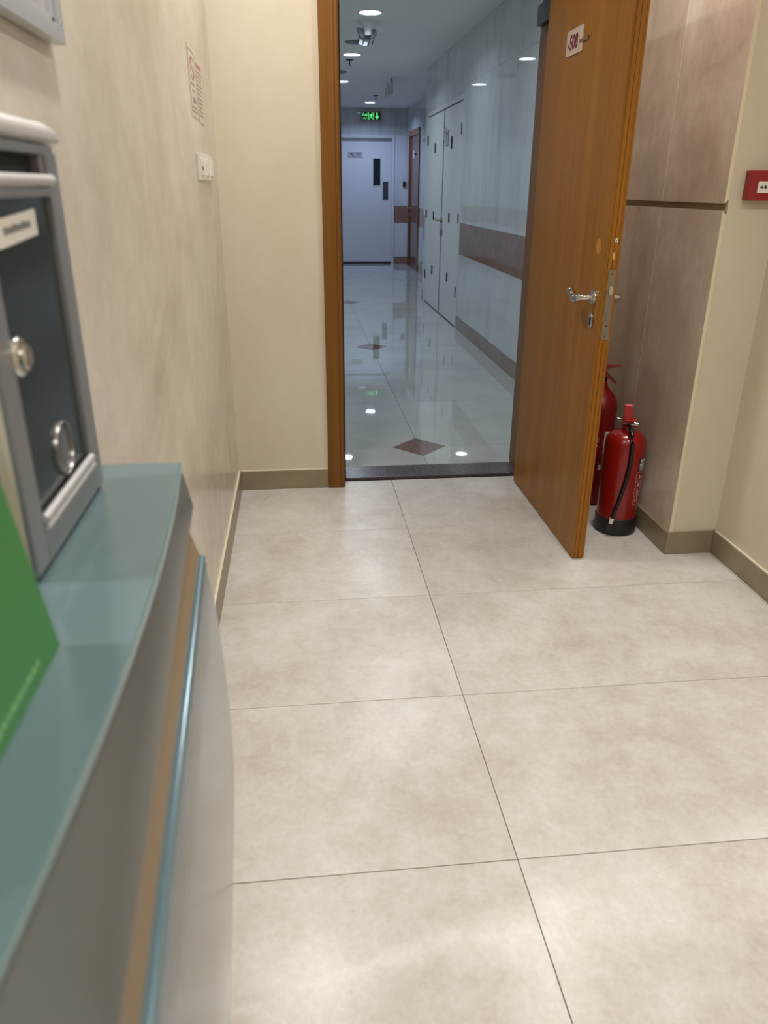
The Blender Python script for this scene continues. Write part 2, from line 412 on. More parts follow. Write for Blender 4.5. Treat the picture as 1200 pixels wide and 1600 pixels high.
# old lock scars
MB().prism(disc_pts(-2.730, 1.188, 0.022, 0.027, 24) , lambda u, v, t: (LX0 - t, -u, v), -0.001, 0.0004).build('putty_patch', M_PUTTY, dr)
fmb = MB()
for i in range(14):
    q = [(1.0845 + (0.0115 + e_) * math.cos(a_), 1.187 + (0.013 + e_) * math.sin(a_)) for a_, e_ in ((i * 0.449, 0), (i * 0.449 + 0.44, 0), (i * 0.449 + 0.44, 0.0022), (i * 0.449, 0.0022))]
    fmb.prism(q, lambda u, v, t: (u, LY0 - t, v), -0.0005, 0.0006)
fmb.build('filler_ring', M_PUTTY, dr)
box('filler_streak', M_PUTTYL, 1.081, 1.087, LY0 - 0.0006, LY0 + 0.001, 1.150, 1.172, dr)
tb = box('metal_tab', M_LABEL, 1.083, 1.092, LY0 - 0.0012, LY0 + 0.001, 1.206, 1.219, dr)
MB().lathe([(0.0, 0.0), (0.002, 0.0), (0.002, 0.0006)], (1.0875, LY0 - 0.0016, 1.211), 10, 'y').build('screw', M_INK, tb)
# lever handles, both sides
def lever(sx, x):
    h = MB().lathe([(0.0, -0.012), (0.020, -0.012), (0.0255, -0.008), (0.0265, 0.0), (0.0, 0.0)] if sx < 0 else [(0.0, 0.0), (0.0265, 0.0), (0.0255, 0.008), (0.020, 0.012), (0.0, 0.012)],
                   (x, 2.716, 1.017), 28, 'x').build('handle_rosette', M_CHROME, dr, smooth=True)
    p = [(0.0, 0, 0), (0.022, 0, 0), (0.040, 0.003, -0.0005), (0.048, 0.014, -0.002), (0.050, 0.035, -0.008), (0.050, 0.055, -0.013), (0.050, 0.072, -0.011),
         (0.051, 0.086, -0.003), (0.052, 0.098, 0.006), (0.052, 0.112, 0.010), (0.052, 0.126, 0.008)]
    r = [0.0095, 0.009, 0.0095, 0.0105, 0.0120, 0.0125, 0.0125, 0.0120, 0.0115, 0.0105, 0.008]
    pts = [Vector((x + sx * a, 2.716 + b, 1.017 + c)) for a, b, c in p]
    MB().tube(pts, [q * 1.15 for q in r], 16).build('lever', M_CHROME, h, smooth=True)
lever(-1, LX0); lever(1, LX1)
def escut(sx, x):
    pts = disc_pts(-2.712, 0.935, 0.0155, 0.029, 28)
    e = MB().prism(pts, lambda u, v, t: (x + sx * t, -u, v), 0.0, 0.010).build('keyhole_escutcheon', M_CHROME, dr, bevel=0.002)
    k = [(-2.712 + a, 0.935 + b) for a, b in ((-0.004, 0.008), (0, 0.013), (0.004, 0.008), (0.0035, -0.016), (-0.0035, -0.016))]
    MB().prism(k, lambda u, v, t: (x + sx * t, -u, v), 0.008, 0.0118).build('lock_cylinder', M_DARKM, e)
escut(-1, LX0); escut(1, LX1)
# room number plate
np_ = box('number_plate', M_SIGNPL, LX0 - 0.004, LX0, 3.093, 3.272, 1.834, 1.918, dr, bevel=0.001)
text_polys('-508', 0.066, lambda u, v: (LX0 - 0.0046, 3.200 - u * 0.92, 1.873 + v), bold=0.0025).build('number', M_REDINK, np_)
box('plate_clip', mat('clip_brown', rgb(120, 88, 60), 0.4), LX0 - 0.006, LX0, 3.035, 3.125, 1.861, 1.873, np_, bevel=0.001)

# ================================================================== THE CORRIDOR
CX0, CX1, CX2, CY0, CY1, CYS = -0.34, 1.655, 2.12, 3.82, 15.54, 10.44
hf = struct(box('floor_corridor', M_HGROUT, CX0, CX2 + 0.05, 3.78, CY1, -0.05, -0.002), 'polished white tiled corridor floor with brown diamond insets', 'floor')
xs = [CX0, 0.662, 1.658, CX2 + 0.04]
ys = [3.803, 4.14, 5.135] + [5.135 + 1.0 * k for k in range(1, 11)] + [CY1]
for a in range(3):
    for b in range(len(ys) - 1):
        if a == 2 and ys[b + 1] < CYS: continue
        MB().box(xs[a] + 0.0012, xs[a + 1] - 0.0012, ys[b] + 0.0012, ys[b + 1] - 0.0012, -0.02, 0).build('floor_tile', M_HFLOOR, hf)
for k in range(4):
    cy = 4.14 + 3.0 * k
    MB().prism([(0.662 - 0.155, cy), (0.662, cy - 0.165), (0.662 + 0.155, cy), (0.662, cy + 0.165)], lambda u, v, t: (u, v, t), -0.015, 0.0004).build('diamond_inset', M_DIAMOND, hf)

def tile_wall(name, label, fn, u0, u1, step, th=0.012, skip=None):
    """courses of polished tiles on a wall plane; fn(u, v, t)"""
    e = empty(name, fn((u0 + u1) / 2, 0, 0)); struct(e, label, 'wall')
    MB().prism([(u0, 0), (u1, 0), (u1, ZC), (u0, ZC)], fn, -0.10, -th).build('backing', M_HGROUT, e)
    courses = [(0.0, 0.131, M_HBROWN, 0.003), (0.131, 0.75, M_HWALL, 0), (0.75, 1.05, M_HBROWN, 0.0004), (1.05, 2.27, M_HWALL, 0), (2.27, ZC, M_HWALL, 0)]
    for z0, z1, mt, proud in courses:
        a = u0; n = max(1, round((u1 - u0) / step)); d = (u1 - u0) / n
        for k in range(n):
            p, q = a + d * k, a + d * (k + 1)
            if skip:
                rects = skip(p, q, z0, z1)
            else: rects = [(p, q, z0, z1)]
            for (pa, qa, za, zb) in rects:
                if qa - pa < 0.01 or zb - za < 0.01: continue
                MB().prism([(pa + .0006, za + .0006), (qa - .0006, za + .0006), (qa - .0006, zb - .0006), (pa + .0006, zb - .0006)], fn, -th, proud).build('wall_tile', mt, e)
    return e
fx = lambda x: (lambda u, v, t: (x - t, u, v))          # plane facing -x, u = y
fyb = lambda y: (lambda u, v, t: (u, y - t, v))         # plane facing -y, u = x
DY0, DY1, DZ = 8.075, 10.27, 2.20
tile_wall('wall_corridor_right', 'polished white corridor wall with a brown tile stripe on the right', fx(CX1), CY0, DY0, 0.607)
def skp(a, b, za, zb):
    return [(a, b, za, zb)]
tile_wall('wall_corridor_pier', 'narrow tiled pier past the white double doors', fx(CX1), DY1, CYS, 0.6)
# strip above the double doors
oh = empty('wall_over_doors', (CX1, DY0, DZ)); struct(oh, 'polished white wall strip above the double doors', 'wall')
for k in range(4):
    d = (DY1 - DY0) / 4
    MB().prism([(DY0 + d * k + .0006, DZ), (DY0 + d * (k + 1) - .0006, DZ), (DY0 + d * (k + 1) - .0006, ZC), (DY0 + d * k + .0006, ZC)], fx(CX1), -0.1, 0).build('wall_tile', M_HWALL, oh)
struct(box('wall_corridor_step', M_HWALL, CX1 + 0.014, CX2 + 0.1, CYS - 0.1, CYS, 0, ZC), 'return face where the corridor widens', 'wall')
FD0, FD1, FDZ = 13.93, 15.20, 2.30
tile_wall('wall_corridor_far_right', 'tiled right wall of the widened corridor end with brown stripe', fx(CX2), CYS, FD0, 0.6)
tile_wall('wall_corridor_far_corner', 'tiled wall between the brown door and the corridor end', fx(CX2), FD1, CY1, 0.6)
oh2 = struct(MB().prism([(FD0, FDZ), (FD1, FDZ), (FD1, ZC), (FD0, ZC)], fx(CX2), -0.1, 0).build('wall_over_brown_door', M_HWALL), 'white wall strip above the brown corridor door', 'wall')
BD0, BD1, BDZ = 0.80, 1.885, 2.26
tile_wall('wall_corridor_end', 'tiled end wall beside the white exit door', fyb(CY1), BD1, CX2, 0.6)
tile_wall('wall_corridor_end_left', 'tiled end wall left of the white exit door', fyb(CY1), CX0, BD0, 0.6)
struct(MB().prism([(BD0, BDZ), (BD1, BDZ), (BD1, ZC), (BD0, ZC)], fyb(CY1), -0.1, 0).build('wall_over_exit_door', M_HWALL), 'bluish white wall above the exit door', 'wall')
tile_wall('wall_corridor_left', 'polished white left wall of the corridor', lambda u, v, t: (CX0 + t, u, v), CY0, CY1, 0.9)
struct(box('ceiling_corridor', M_CEIL, CX0 - 0.12, CX2 + 0.12, CY0, CY1 + 0.12, ZC, ZC + 0.08), 'plain white corridor ceiling with round downlights', 'ceiling')
struct(box('trim_1', M_CAULK, CX1 - 0.004, CX1, CY0, CYS, ZC - 0.005, ZC), 'thin pale bead where the corridor wall meets the ceiling', 'trim')

# white double doors in the corridor
d2 = empty('door_2', (CX1, (DY0 + DY1) / 2, 0)); struct(d2, 'white double cupboard doors with black hinges in the corridor wall', 'door')
P = fx(CX1)
for (a, b, za, zb) in ((DY0, DY0 + 0.045, 0, DZ), (DY1 - 0.045, DY1, 0, DZ), (DY0 + 0.045, DY1 - 0.045, DZ - 0.04, DZ)):
    MB().prism([(a, za), (b, za), (b, zb), (a, zb)], P, -0.09, 0.010).build('frame_member', M_WHITEF, d2, bevel=0.001)
box('recess_back', M_INK, CX1 + 0.06, CX1 + 0.08, DY0, DY1, 0, DZ, d2)
DM = 9.135
leafs = []
for (a, b) in ((DY0 + 0.049, DM - 0.005), (DM + 0.005, DY1 - 0.049)):
    leafs.append(MB().prism([(a, 0.014), (b, 0.014), (b, DZ - 0.052), (a, DZ - 0.052)], P, -0.045, 0.002).build('door_panel', M_WHITE, d2, bevel=0.001))
MB().prism([(DM - 0.02, 0.014), (DM + 0.02, 0.014), (DM + 0.02, DZ - 0.052), (DM - 0.02, DZ - 0.052)], P, -0.03, 0.0035).build('painted_leaf_gap', mat('painted_gap_grey', rgb(70, 74, 76), 0.5), d2)  # added strip, paints the dark gap between the two leaves
def bar(y, z0, z1, leaf, nm='hinge'):
    MB().prism([(y - 0.020, z0), (y + 0.020, z0), (y + 0.020, z1), (y - 0.020, z1)], P, 0.0, 0.012).build(nm, M_BLACK, leaf, bevel=0.002)
for (y, zs) in ((8.15, ((0.305, 0.41), (1.045, 1.135), (1.855, 1.96))), (8.665, ((0.415, 0.51), (1.03, 1.125), (1.75, 1.865)))):
    for z0, z1 in zs: bar(y, z0, z1, leafs[0], 'hinge' if y < 8.5 else 'flush_bolt')
for (y, zs) in ((9.66, ((0.395, 0.50), (1.02, 1.115), (1.745, 1.85))), (10.20, ((0.295, 0.40), (1.03, 1.12), (1.85, 1.955)))):
    for z0, z1 in zs: bar(y, z0, z1, leafs[1], 'hinge' if y > 10 else 'flush_bolt')
hd = MB().lathe([(0.0, -0.02), (0.026, -0.02), (0.026, 0.0), (0.0, 0.0)], (CX1 - 0.002, 9.10, 1.035), 18, 'x').build('handle_rosette', M_STEEL, leafs[0], smooth=True)
MB().tube([(CX1 - 0.02, 9.10, 1.035), (CX1 - 0.05, 9.11, 1.035), (CX1 - 0.055, 9.16, 1.03), (CX1 - 0.055, 9.22, 1.04), (CX1 - 0.055, 9.25, 1.055)], [0.011, 0.011, 0.011, 0.010, 0.008], 10).build('lever', M_STEEL, hd, smooth=True)
box('lock_case', M_STEEL, CX1 - 0.022, CX1, 9.05, 9.12, 0.875, 0.94, leafs[0], bevel=0.004)
MB().prism([(8.99, 1.855), (9.135, 1.855), (9.135, 1.97), (8.99, 1.97)], P, 0.0, 0.006).build('notice_plate', M_GREYPL, leafs[1])
np2 = MB().prism([(8.86, 1.79), (9.03, 1.79), (9.03, 1.94), (8.86, 1.94)], P, 0.004, 0.010).build('notice_plate', M_GREYPL, leafs[0])
for k, (za, wd) in enumerate(((1.905, 0.11), (1.885, 0.07))):
    MB().prism([(8.89, za), (8.89 + wd, za), (8.89 + wd, za + 0.01), (8.89, za + 0.01)], P, 0.010, 0.0106).build('notice_print', M_INK, np2)
for k, za in enumerate((1.925, 1.885)):
    MB().prism([(9.03, za), (9.125, za), (9.125, za + 0.01), (9.03, za + 0.01)], P, 0.006, 0.0066).build('notice_print', M_INK, leafs[1])

# brown wooden door at the far right
d3 = empty('door_3', (CX2, 14.5, 0)); struct(d3, 'brown wooden door at the far right end of the corridor', 'door')
P3 = fx(CX2)
for (a, b, za, zb) in ((FD0, FD0 + 0.10, 0, FDZ), (FD1 - 0.10, FD1, 0, FDZ), (FD0 + 0.10, FD1 - 0.10, FDZ - 0.09, FDZ)):
    MB().prism([(a, za), (b, za), (b, zb), (a, zb)], P3, -0.1, 0.02).build('frame_member', M_WOODFF, d3, bevel=0.002)
MB().prism([(FD0 + 0.103, 0.01), (FD1 - 0.103, 0.01), (FD1 - 0.103, FDZ - 0.093), (FD0 + 0.103, FDZ - 0.093)], P3, -0.06, -0.01).build('door_panel', M_WOODF, d3)
hd = MB().lathe([(0.0, -0.02), (0.026, -0.02), (0.026, 0.0), (0.0, 0.0)], (CX2 + 0.01, 14.98, 1.03), 16, 'x').build('handle_rosette', M_CHROME, d3, smooth=True)
MB().tube([(CX2 - 0.01, 14.98, 1.03), (CX2 - 0.05, 14.98, 1.03), (CX2 - 0.055, 14.92, 1.03), (CX2 - 0.055, 14.86, 1.03)], 0.011, 8).build('lever', M_CHROME, hd, smooth=True)
box('lock_case', M_CHROME, CX2 - 0.005, CX2 + 0.012, 14.95, 15.0, 0.90, 0.95, d3)
s3 = MB().prism([(14.55, 1.85), (14.82, 1.85), (14.82, 1.98), (14.55, 1.98)], P3, -0.01, -0.004).build('number_plate', M_GREYPL, d3)
MB().prism([(14.42, 1.905), (14.60, 1.905), (14.60, 1.925), (14.42, 1.925)], P3, -0.004, 0.0).build('plate_clip', M_INK, s3)

# white exit door at the end
d4 = empty('door_4', (1.3, CY1, 0)); struct(d4, 'white exit door with narrow window at the end of the corridor', 'door')
P4 = fyb(CY1)
for (a, b, za, zb) in ((BD0, BD0 + 0.05, 0, BDZ), (BD1 - 0.05, BD1, 0, BDZ), (BD0 + 0.05, BD1 - 0.05, BDZ - 0.05, BDZ)):
    MB().prism([(a, za), (b, za), (b, zb), (a, zb)], P4, -0.1, 0.02).build('frame_member', M_WHITEF, d4, bevel=0.002)
lf4 = MB().prism([(BD0 + 0.052, 0.04), (BD1 - 0.052, 0.04), (BD1 - 0.052, BDZ - 0.10), (BD0 + 0.052, BDZ - 0.10)], P4, -0.06, 0.0).build('door_panel', M_WHITE, d4)
MB().prism([(BD0 + 0.05, BDZ - 0.097), (BD1 - 0.05, BDZ - 0.097), (BD1 - 0.05, BDZ - 0.052), (BD0 + 0.05, BDZ - 0.052)], P4, -0.06, 0.012).build('closer_rail', M_GREYDISC, d4)
MB().prism([(BD0 + 0.05, 0.0), (BD1, 0.0), (BD1, 0.035), (BD0 + 0.05, 0.035)], P4, -0.05, 0.004).build('door_sill', M_INK, d4)
wd = MB().prism([(1.475, 1.385), (1.635, 1.385), (1.635, 1.885), (1.475, 1.885)], P4, -0.002, 0.008).build('window_frame', M_WHITEF, lf4, bevel=0.002)
MB().prism([(1.488, 1.405), (1.622, 1.405), (1.622, 1.868), (1.488, 1.868)], P4, 0.006, 0.0095).build('window_pane', M_DSHADE, wd)
pp = MB().prism([(1.668, 1.155), (1.772, 1.155), (1.772, 1.475), (1.668, 1.475)], P4, 0.0, 0.006).build('push_plate', M_GREYDK, lf4)
for k, ch in enumerate('PUSH'):
    text_polys(ch, 0.075, lambda u, v, k=k: (1.72 + u, CY1 - 0.0072, 1.435 - 0.08 * k + v)).build('letter', M_INK, pp)
sp = MB().prism([(1.018, 1.878), (1.282, 1.878), (1.282, 1.978), (1.018, 1.978)], P4, 0.0, 0.006).build('stair_sign', M_GREYPL, lf4)
st = [(1.075, 1.965), (1.075, 1.95), (1.092, 1.95), (1.092, 1.935), (1.109, 1.935), (1.109, 1.92), (1.126, 1.92), (1.126, 1.90), (1.112, 1.90), (1.098, 1.915), (1.082, 1.932), (1.062, 1.95), (1.062, 1.965)]
MB().prism(st, P4, 0.006, 0.0066).build('stair_pictogram', M_INK, sp)
for (a, b, z) in ((1.17, 1.255, 1.945), (1.18, 1.245, 1.92), (1.035, 1.05, 1.94)):
    MB().prism([(a, z), (b, z), (b, z + 0.010), (a, z + 0.010)], P4, 0.006, 0.0066).build('sign_print', M_INK, sp)

# ------------------------------------------------------------------ lamps
def downlight(x, y, label, group, r, power, col, tone, spread=125):
    e = empty('downlight', (x, y, ZC)); tag(e, label, 'ceiling light', group)
    MB().lathe([(r, 0.03), (r + 0.001, -0.001), (r + 0.006, -0.006), (r + 0.018, -0.004), (r + 0.020, 0.0), (r + 0.004, 0.032)], (x, y, ZC), 32).build('trim_ring', M_SOFTW, e, smooth=True)
    area = math.pi * r * r
    MB().add([(x + r * math.cos(2 * math.pi * i / 28), y + r * math.sin(2 * math.pi * i / 28), ZC - 0.002) for i in range(28)], [tuple(range(27, -1, -1))]).build(
        'lamp_lens', emit_mat('lamp_glow_%s' % tone, col, 12.0), e)
    la = bpy.data.lights.new('downlight_beam', 'AREA'); la.shape = 'DISK'; la.size = 2 * r * 0.96; la.energy = power; la.color = col
    la.spread = math.radians(spread)
    lo_ = bpy.data.objects.new('downlight_beam', la); COL.objects.link(lo_); place(lo_, Vector((x, y, ZC - 0.004)), e)
    return e
rl = ['room ceiling downlight over the left side of the doorway', 'room ceiling downlight above the open door leaf', 'room ceiling downlight beside the far end of the counter', 'room ceiling downlight by the right wall, level with the counter',
      'room ceiling downlight behind the viewer, near the counter', 'room ceiling downlight behind the viewer, by the right wall', 'room ceiling downlight over the reception area']
for (x, y), lab in zip(ROOM_LIGHTS, rl): downlight(x, y, lab, 'room downlights', 0.075, ROOM_POWER, ROOM_COL, 'room', 158)
for x, y in DESK_LIGHTS: downlight(x, y, 'round downlight over the reception side of the counter', None, 0.06, DESK_POWER, (0.95, 0.95, 1.0), 'desk', 160)
hl = ['corridor downlight just past the doorway', 'large corridor downlight nearest the doorway, beside the cone fitting', 'second corridor downlight, next to the first sprinkler',
      'third corridor downlight, half hidden behind the door frame', 'farthest corridor downlight above the exit sign']
for k, (x, y) in enumerate(HALL_LIGHTS):
    downlight(x, y, hl[k], 'corridor downlights', 0.088, HALL_POWER if k < 4 else HALL_POWER * 1.7, HALL_COL if k < 4 else HALL_FAR_COL, 'hall' if k < 4 else 'hall_far', 152)

# corridor ceiling fittings
e = empty('emergency_light', (0.69, 7.70, ZC)); tag(e, 'white cone-shaped ceiling fitting with a barred box hanging below', 'emergency light')
MB().lathe([(0.0, 0.0), (0.088, 0.0), (0.087, -0.004), (0.066, -0.018), (0.046, -0.040), (0.036, -0.070), (0.031, -0.100), (0.026, -0.108), (0.0, -0.110)], (0.69, 7.70, ZC), 32).build('cone_mount', M_SOFTW, e, smooth=True)
hexp = [(0.60, 2.655), (0.615, 2.60), (0.66, 2.575), (0.73, 2.575), (0.775, 2.605), (0.765, 2.645)]
bx_ = MB().prism(hexp, lambda u, v, t: (u, t, v), 7.74, 7.80).build('lamp_box', M_GREYB, e, bevel=0.004)
for (xa, za) in ((0.625, 2.60), (0.665, 2.578), (0.715, 2.576), (0.755, 2.592)):
    MB().tube([(xa, 7.77, za), (xa - 0.018, 7.80, za - 0.055)], 0.004, 6).build('bar', M_DARKM, bx_)
MB().prism([(0.636, 2.595), (0.66, 2.58), (0.645, 2.528), (0.615, 2.54)], lambda u, v, t: (u, t, v), 7.785, 7.79).build('lamp_lens', M_SOFTW, bx_)
MB().prism([(0.672, 2.576), (0.706, 2.576), (0.69, 2.525), (0.652, 2.525)], lambda u, v, t: (u, t, v), 7.785, 7.79).build('lamp_lens', M_SOFTW, bx_)
tag(MB().lathe([(0.0, 0.0), (0.10, 0.0), (0.10, -0.006), (0.085, -0.012), (0.0, -0.012)], (0.655, 8.75, ZC), 28).build('ceiling_speaker', M_GREYDISC, smooth=True), 'flat grey round disc on the corridor ceiling behind the cone fitting', 'ceiling disc')
tag(MB().lathe([(0.0, 0.0), (0.14, 0.0), (0.14, -0.01), (0.10, -0.02), (0.0, -0.02)], (0.57, 10.88, ZC), 28).build('air_diffuser', M_GREYDISC, smooth=True), 'dark round diffuser beside the third downlight, cut by the door frame', 'air vent')
def sprinkler(x, y, label):
    e = empty('sprinkler', (x, y, ZC)); tag(e, label, 'sprinkler', 'corridor sprinklers')
    MB().lathe([(0.0, 0.0), (0.042, 0.0), (0.040, -0.008), (0.012, -0.014), (0.0, -0.014)], (x, y, ZC), 20).build('rose', M_DARKM, e, smooth=True)
    MB().lathe([(0.0, -0.012), (0.007, -0.012), (0.006, -0.05), (0.012, -0.056), (0.012, -0.060), (0.0, -0.060)], (x, y, ZC), 12).build('head', M_DARKM, e)
sprinkler(0.68, 9.90, 'dark sprinkler head between the second and third corridor downlights')
sprinkler(1.33, 13.46, 'dark sprinkler head near the farthest downlight')
e = empty('hanging_sign', (1.33, 11.65, ZC)); tag(e, 'small pale sign plate hanging edge-on from the corridor ceiling', 'hanging sign')
box('sign_plate', M_GREYPL, 1.324, 1.336, 11.25, 12.05, 2.50, 2.655, e)
for y in (11.4, 11.9): MB().tube([(1.33, y, 2.652), (1.33, y, ZC)], 0.005, 6).build('hanger', M_DARKM, e)

# exit sign
e = empty('exit_sign', (1.446, CY1, 2.48)); tag(e, 'small green and black lit EXIT sign above the white door', 'exit sign')
MB().prism([(1.262, 2.482), (1.630, 2.482), (1.630, 2.645), (1.262, 2.645)], P4, 0.0, 0.055).build('sign_housing', M_GREYPL, e, bevel=0.004)
fc = MB().prism([(1.280, 2.502), (1.612, 2.502), (1.612, 2.630), (1.280, 2.630)], P4, 0.054, 0.057).build('sign_face', M_EXITBG, e)
ZF = 0.0576
def ex(poly, nm='sign_symbol'): MB().prism(poly, P4, 0.0565, ZF).build(nm, M_EXITG, fc)
text_polys('EXIT', 0.040, lambda u, v: (1.338 + u, CY1 - ZF, 2.528 + v)).build('exit_lettering', M_EXITG, fc)
def strk(pts, wdt):     # a brush stroke as a chain of quads
    for (a, b), (c, d) in zip(pts[:-1], pts[1:]):
        L_ = math.hypot(c - a, d - b); nx, nz = -(d - b) / L_ * wdt / 2, (c - a) / L_ * wdt / 2
        yield [(a + nx, b + nz), (c + nx, d + nz), (c - nx, d - nz), (a - nx, b - nz)]
for pts in ([(1.292, 2.60), (1.292, 2.575), (1.312, 2.575)], [(1.296, 2.612), (1.312, 2.604)], [(1.318, 2.575), (1.338, 2.575), (1.334, 2.60)],
            [(1.344, 2.585), (1.352, 2.572), (1.366, 2.574), (1.366, 2.592), (1.376, 2.576)], [(1.362, 2.606), (1.370, 2.612)]):
    for q in strk(pts, 0.010): ex(q, 'arabic_stroke')
ex([(1.392, 2.506), (1.404, 2.506), (1.404, 2.626), (1.392, 2.626)], 'door_post')
ex([(1.486, 2.506), (1.498, 2.506), (1.498, 2.626), (1.486, 2.626)], 'door_post')
ex(disc_pts(1.462, 2.612, 0.011, n=12), 'figure_head')
for pts, wd_ in (([(1.455, 2.600), (1.440, 2.560)], 0.022), ([(1.440, 2.562), (1.462, 2.540), (1.470, 2.510)], 0.012), ([(1.440, 2.560), (1.428, 2.532), (1.410, 2.528)], 0.012),
                 ([(1.455, 2.594), (1.476, 2.580), (1.482, 2.568)], 0.009), ([(1.450, 2.592), (1.424, 2.586), (1.414, 2.568)], 0.009)):
    for q in strk(pts, wd_): ex(q, 'figure_limb')
ex([(1.540, 2.622), (1.566, 2.622), (1.566, 2.560), (1.582, 2.566), (1.582, 2.548), (1.553, 2.508), (1.524, 2.548), (1.524, 2.566), (1.540, 2.560)], 'down_arrow')
tag(MB().prism([(1.205, 2.590), (1.245, 2.590), (1.245, 2.608), (1.205, 2.608)], P4, 0.0, 0.02).build('indicator_lamp', M_SOFTW, bevel=0.003), 'tiny white indicator beside the exit sign', 'indicator')
e = empty('card_reader', (2.075, CY1, 1.38)); tag(e, 'small black card reader in the far corridor corner', 'card reader')
MB().prism([(2.05, 1.38), (2.10, 1.38), (2.10, 1.48), (2.05, 1.48)], P4, 0.0, 0.03).build('reader_body', M_BLACK, e, bevel=0.004)
MB().prism([(2.062, 1.395), (2.088, 1.395), (2.088, 1.41), (2.062, 1.41)], P4, 0.029, 0.031).build('reader_light', M_REDC, e)

# ================================================================== FIRE EXTINGUISHERS
def cyl_frame(c):
    f = Vector((-c[0], -c[1], 0)).normalized(); r = Vector((-f.y, f.x, 0))     # f towards the viewer's spot, r to its right
    return f, r
def patch(mb, c, rad, a0, a1, z0, z1, n=8):
    f, r = cyl_frame(c); vs = []
    for z in (z0, z1):
        for i in range(n + 1):
            a = a0 + (a1 - a0) * i / n
            p = Vector((c[0], c[1], 0)) + (f * math.cos(a) + r * math.sin(a)) * rad
            vs.append((p.x, p.y, z))
    return mb.add(vs, [(i, i + 1, n + 2 + i, n + 1 + i) for i in range(n)])
def wrap(c, rad, a0, z0):
    f, r = cyl_frame(c)
    def fn(u, v):
        a = a0 + u / rad; p = Vector((c[0], c[1], 0)) + (f * math.cos(a) + r * math.sin(a)) * rad
        return (p.x, p.y, z0 + v)
    return fn
D = math.radians
# front extinguisher: powder type with a hose
c1 = (1.345, 2.928); R1 = 0.0845
E1 = empty('fire_extinguisher', (*c1, 0)); tag(E1, 'red fire extinguisher with black hose and black base, in front', 'fire extinguisher', 'fire extinguishers behind the door')
f1, r1 = cyl_frame(c1)
MB().lathe([(0.0, 0.012), (R1 - 0.002, 0.012), (R1 - 0.001, 0.05), (R1, 0.09), (R1, 0.425), (R1 - 0.004, 0.444), (R1 - 0.013, 0.460), (R1 - 0.030, 0.474), (R1 - 0.055, 0.482), (0.022, 0.484), (0.022, 0.489), (0.0, 0.489)], (*c1, 0), 48).build('cylinder', M_RED, E1, smooth=True)
base = MB().lathe([(0.0, 0.0), (R1 - 0.002, 0.0), (R1 + 0.003, 0.004), (R1 + 0.003, 0.078), (R1, 0.081), (R1 - 0.004, 0.081), (R1 - 0.004, 0.015), (0.0, 0.015)], (*c1, 0), 48).build('base_boot', M_BLACK, E1, smooth=True)
def cp(c, lat, fwd, z, f, r): 
    p = Vector((c[0], c[1], z)) + r * lat + f * fwd; return (p.x, p.y, p.z)
def obox(mb, c, f, r, l0, l1, w0, w1, z0, z1):     # box in the extinguisher's own left-right / front-back frame
    vs = [cp(c, l, w_, z, f, r) for z in (z0, z1) for (l, w_) in ((l0, w0), (l1, w0), (l1, w1), (l0, w1))]
    return mb.add(vs, [(0, 3, 2, 1), (4, 5, 6, 7), (0, 1, 5, 4), (1, 2, 6, 5), (2, 3, 7, 6), (3, 0, 4, 7)])
obox(MB(), c1, f1, r1, -0.030, -0.004, R1 - 0.01, R1 + 0.014, 0.018, 0.070).build('nozzle_clip', M_BLACK, base, bevel=0.003)
MB().lathe([(0.0, 0.486), (0.021, 0.486), (0.021, 0.502), (0.017, 0.504), (0.017, 0.512), (0.0, 0.512)], (*c1, 0), 24).build('neck_collar', M_REDD, E1, smooth=True)
valve = MB().tube([cp(c1, -0.030, 0.0, 0.510, f1, r1), cp(c1, -0.022, 0.0, 0.510, f1, r1), cp(c1, 0.0, 0.004, 0.510, f1, r1), cp(c1, 0.022, 0.0, 0.510, f1, r1), cp(c1, 0.024, 0.0, 0.510, f1, r1), cp(c1, 0.040, 0.0, 0.510, f1, r1)],
                  [0.008, 0.010, 0.012, 0.009, 0.012, 0.012], 14).build('valve_body', M_CHROME, E1, smooth=True)
obox(MB(), c1, f1, r1, -0.026, 0.022, -0.02, 0.026, 0.514, 0.536).build('valve_cap', M_REDD, valve, bevel=0.003)
# raised lever (front-facing strap) and lower carry handle
mbl = MB(); ring = []
for (fw_, z, wdt, sh) in ((0.028, 0.526, 0.019, 0.003), (0.036, 0.545, 0.018, 0.0), (0.040, 0.575, 0.017, -0.003), (0.040, 0.600, 0.016, -0.006), (0.034, 0.607, 0.014, -0.007)):
    ring.append([cp(c1, sh - wdt, fw_, z, f1, r1), cp(c1, sh + wdt, fw_, z, f1, r1), cp(c1, sh + wdt, fw_ - 0.005, z, f1, r1), cp(c1, sh - wdt, fw_ - 0.005, z, f1, r1)])
mbl.loft(ring).build('lever', M_REDH, valve, bevel=0.0015)
obox(MB(), c1, f1, r1, -0.012, 0.034, 0.01, 0.040, 0.533, 0.538).build('carry_handle', M_REDH, valve, bevel=0.0015)
MB().tube([cp(c1, -0.030, 0.01, 0.532, f1, r1), cp(c1, -0.046, 0.012, 0.536, f1, r1), cp(c1, -0.050, 0.012, 0.528, f1, r1), cp(c1, -0.046, 0.012, 0.521, f1, r1), cp(c1, -0.040, 0.012, 0.523, f1, r1)], 0.0028, 8).build('safety_pin', M_CHROME, valve, smooth=True)
hp = [(0.004, 0.016, 0.508), (0.010, 0.040, 0.507), (0.016, 0.062, 0.500), (0.022, 0.082, 0.480), (0.028, 0.092, 0.450), (0.031, 0.0905, 0.400), (0.031, 0.0905, 0.350), (0.026, 0.092, 0.300), (0.017, 0.0945, 0.240), (0.005, 0.0965, 0.180), (-0.006, 0.0965, 0.130), (-0.013, 0.0955, 0.085)]
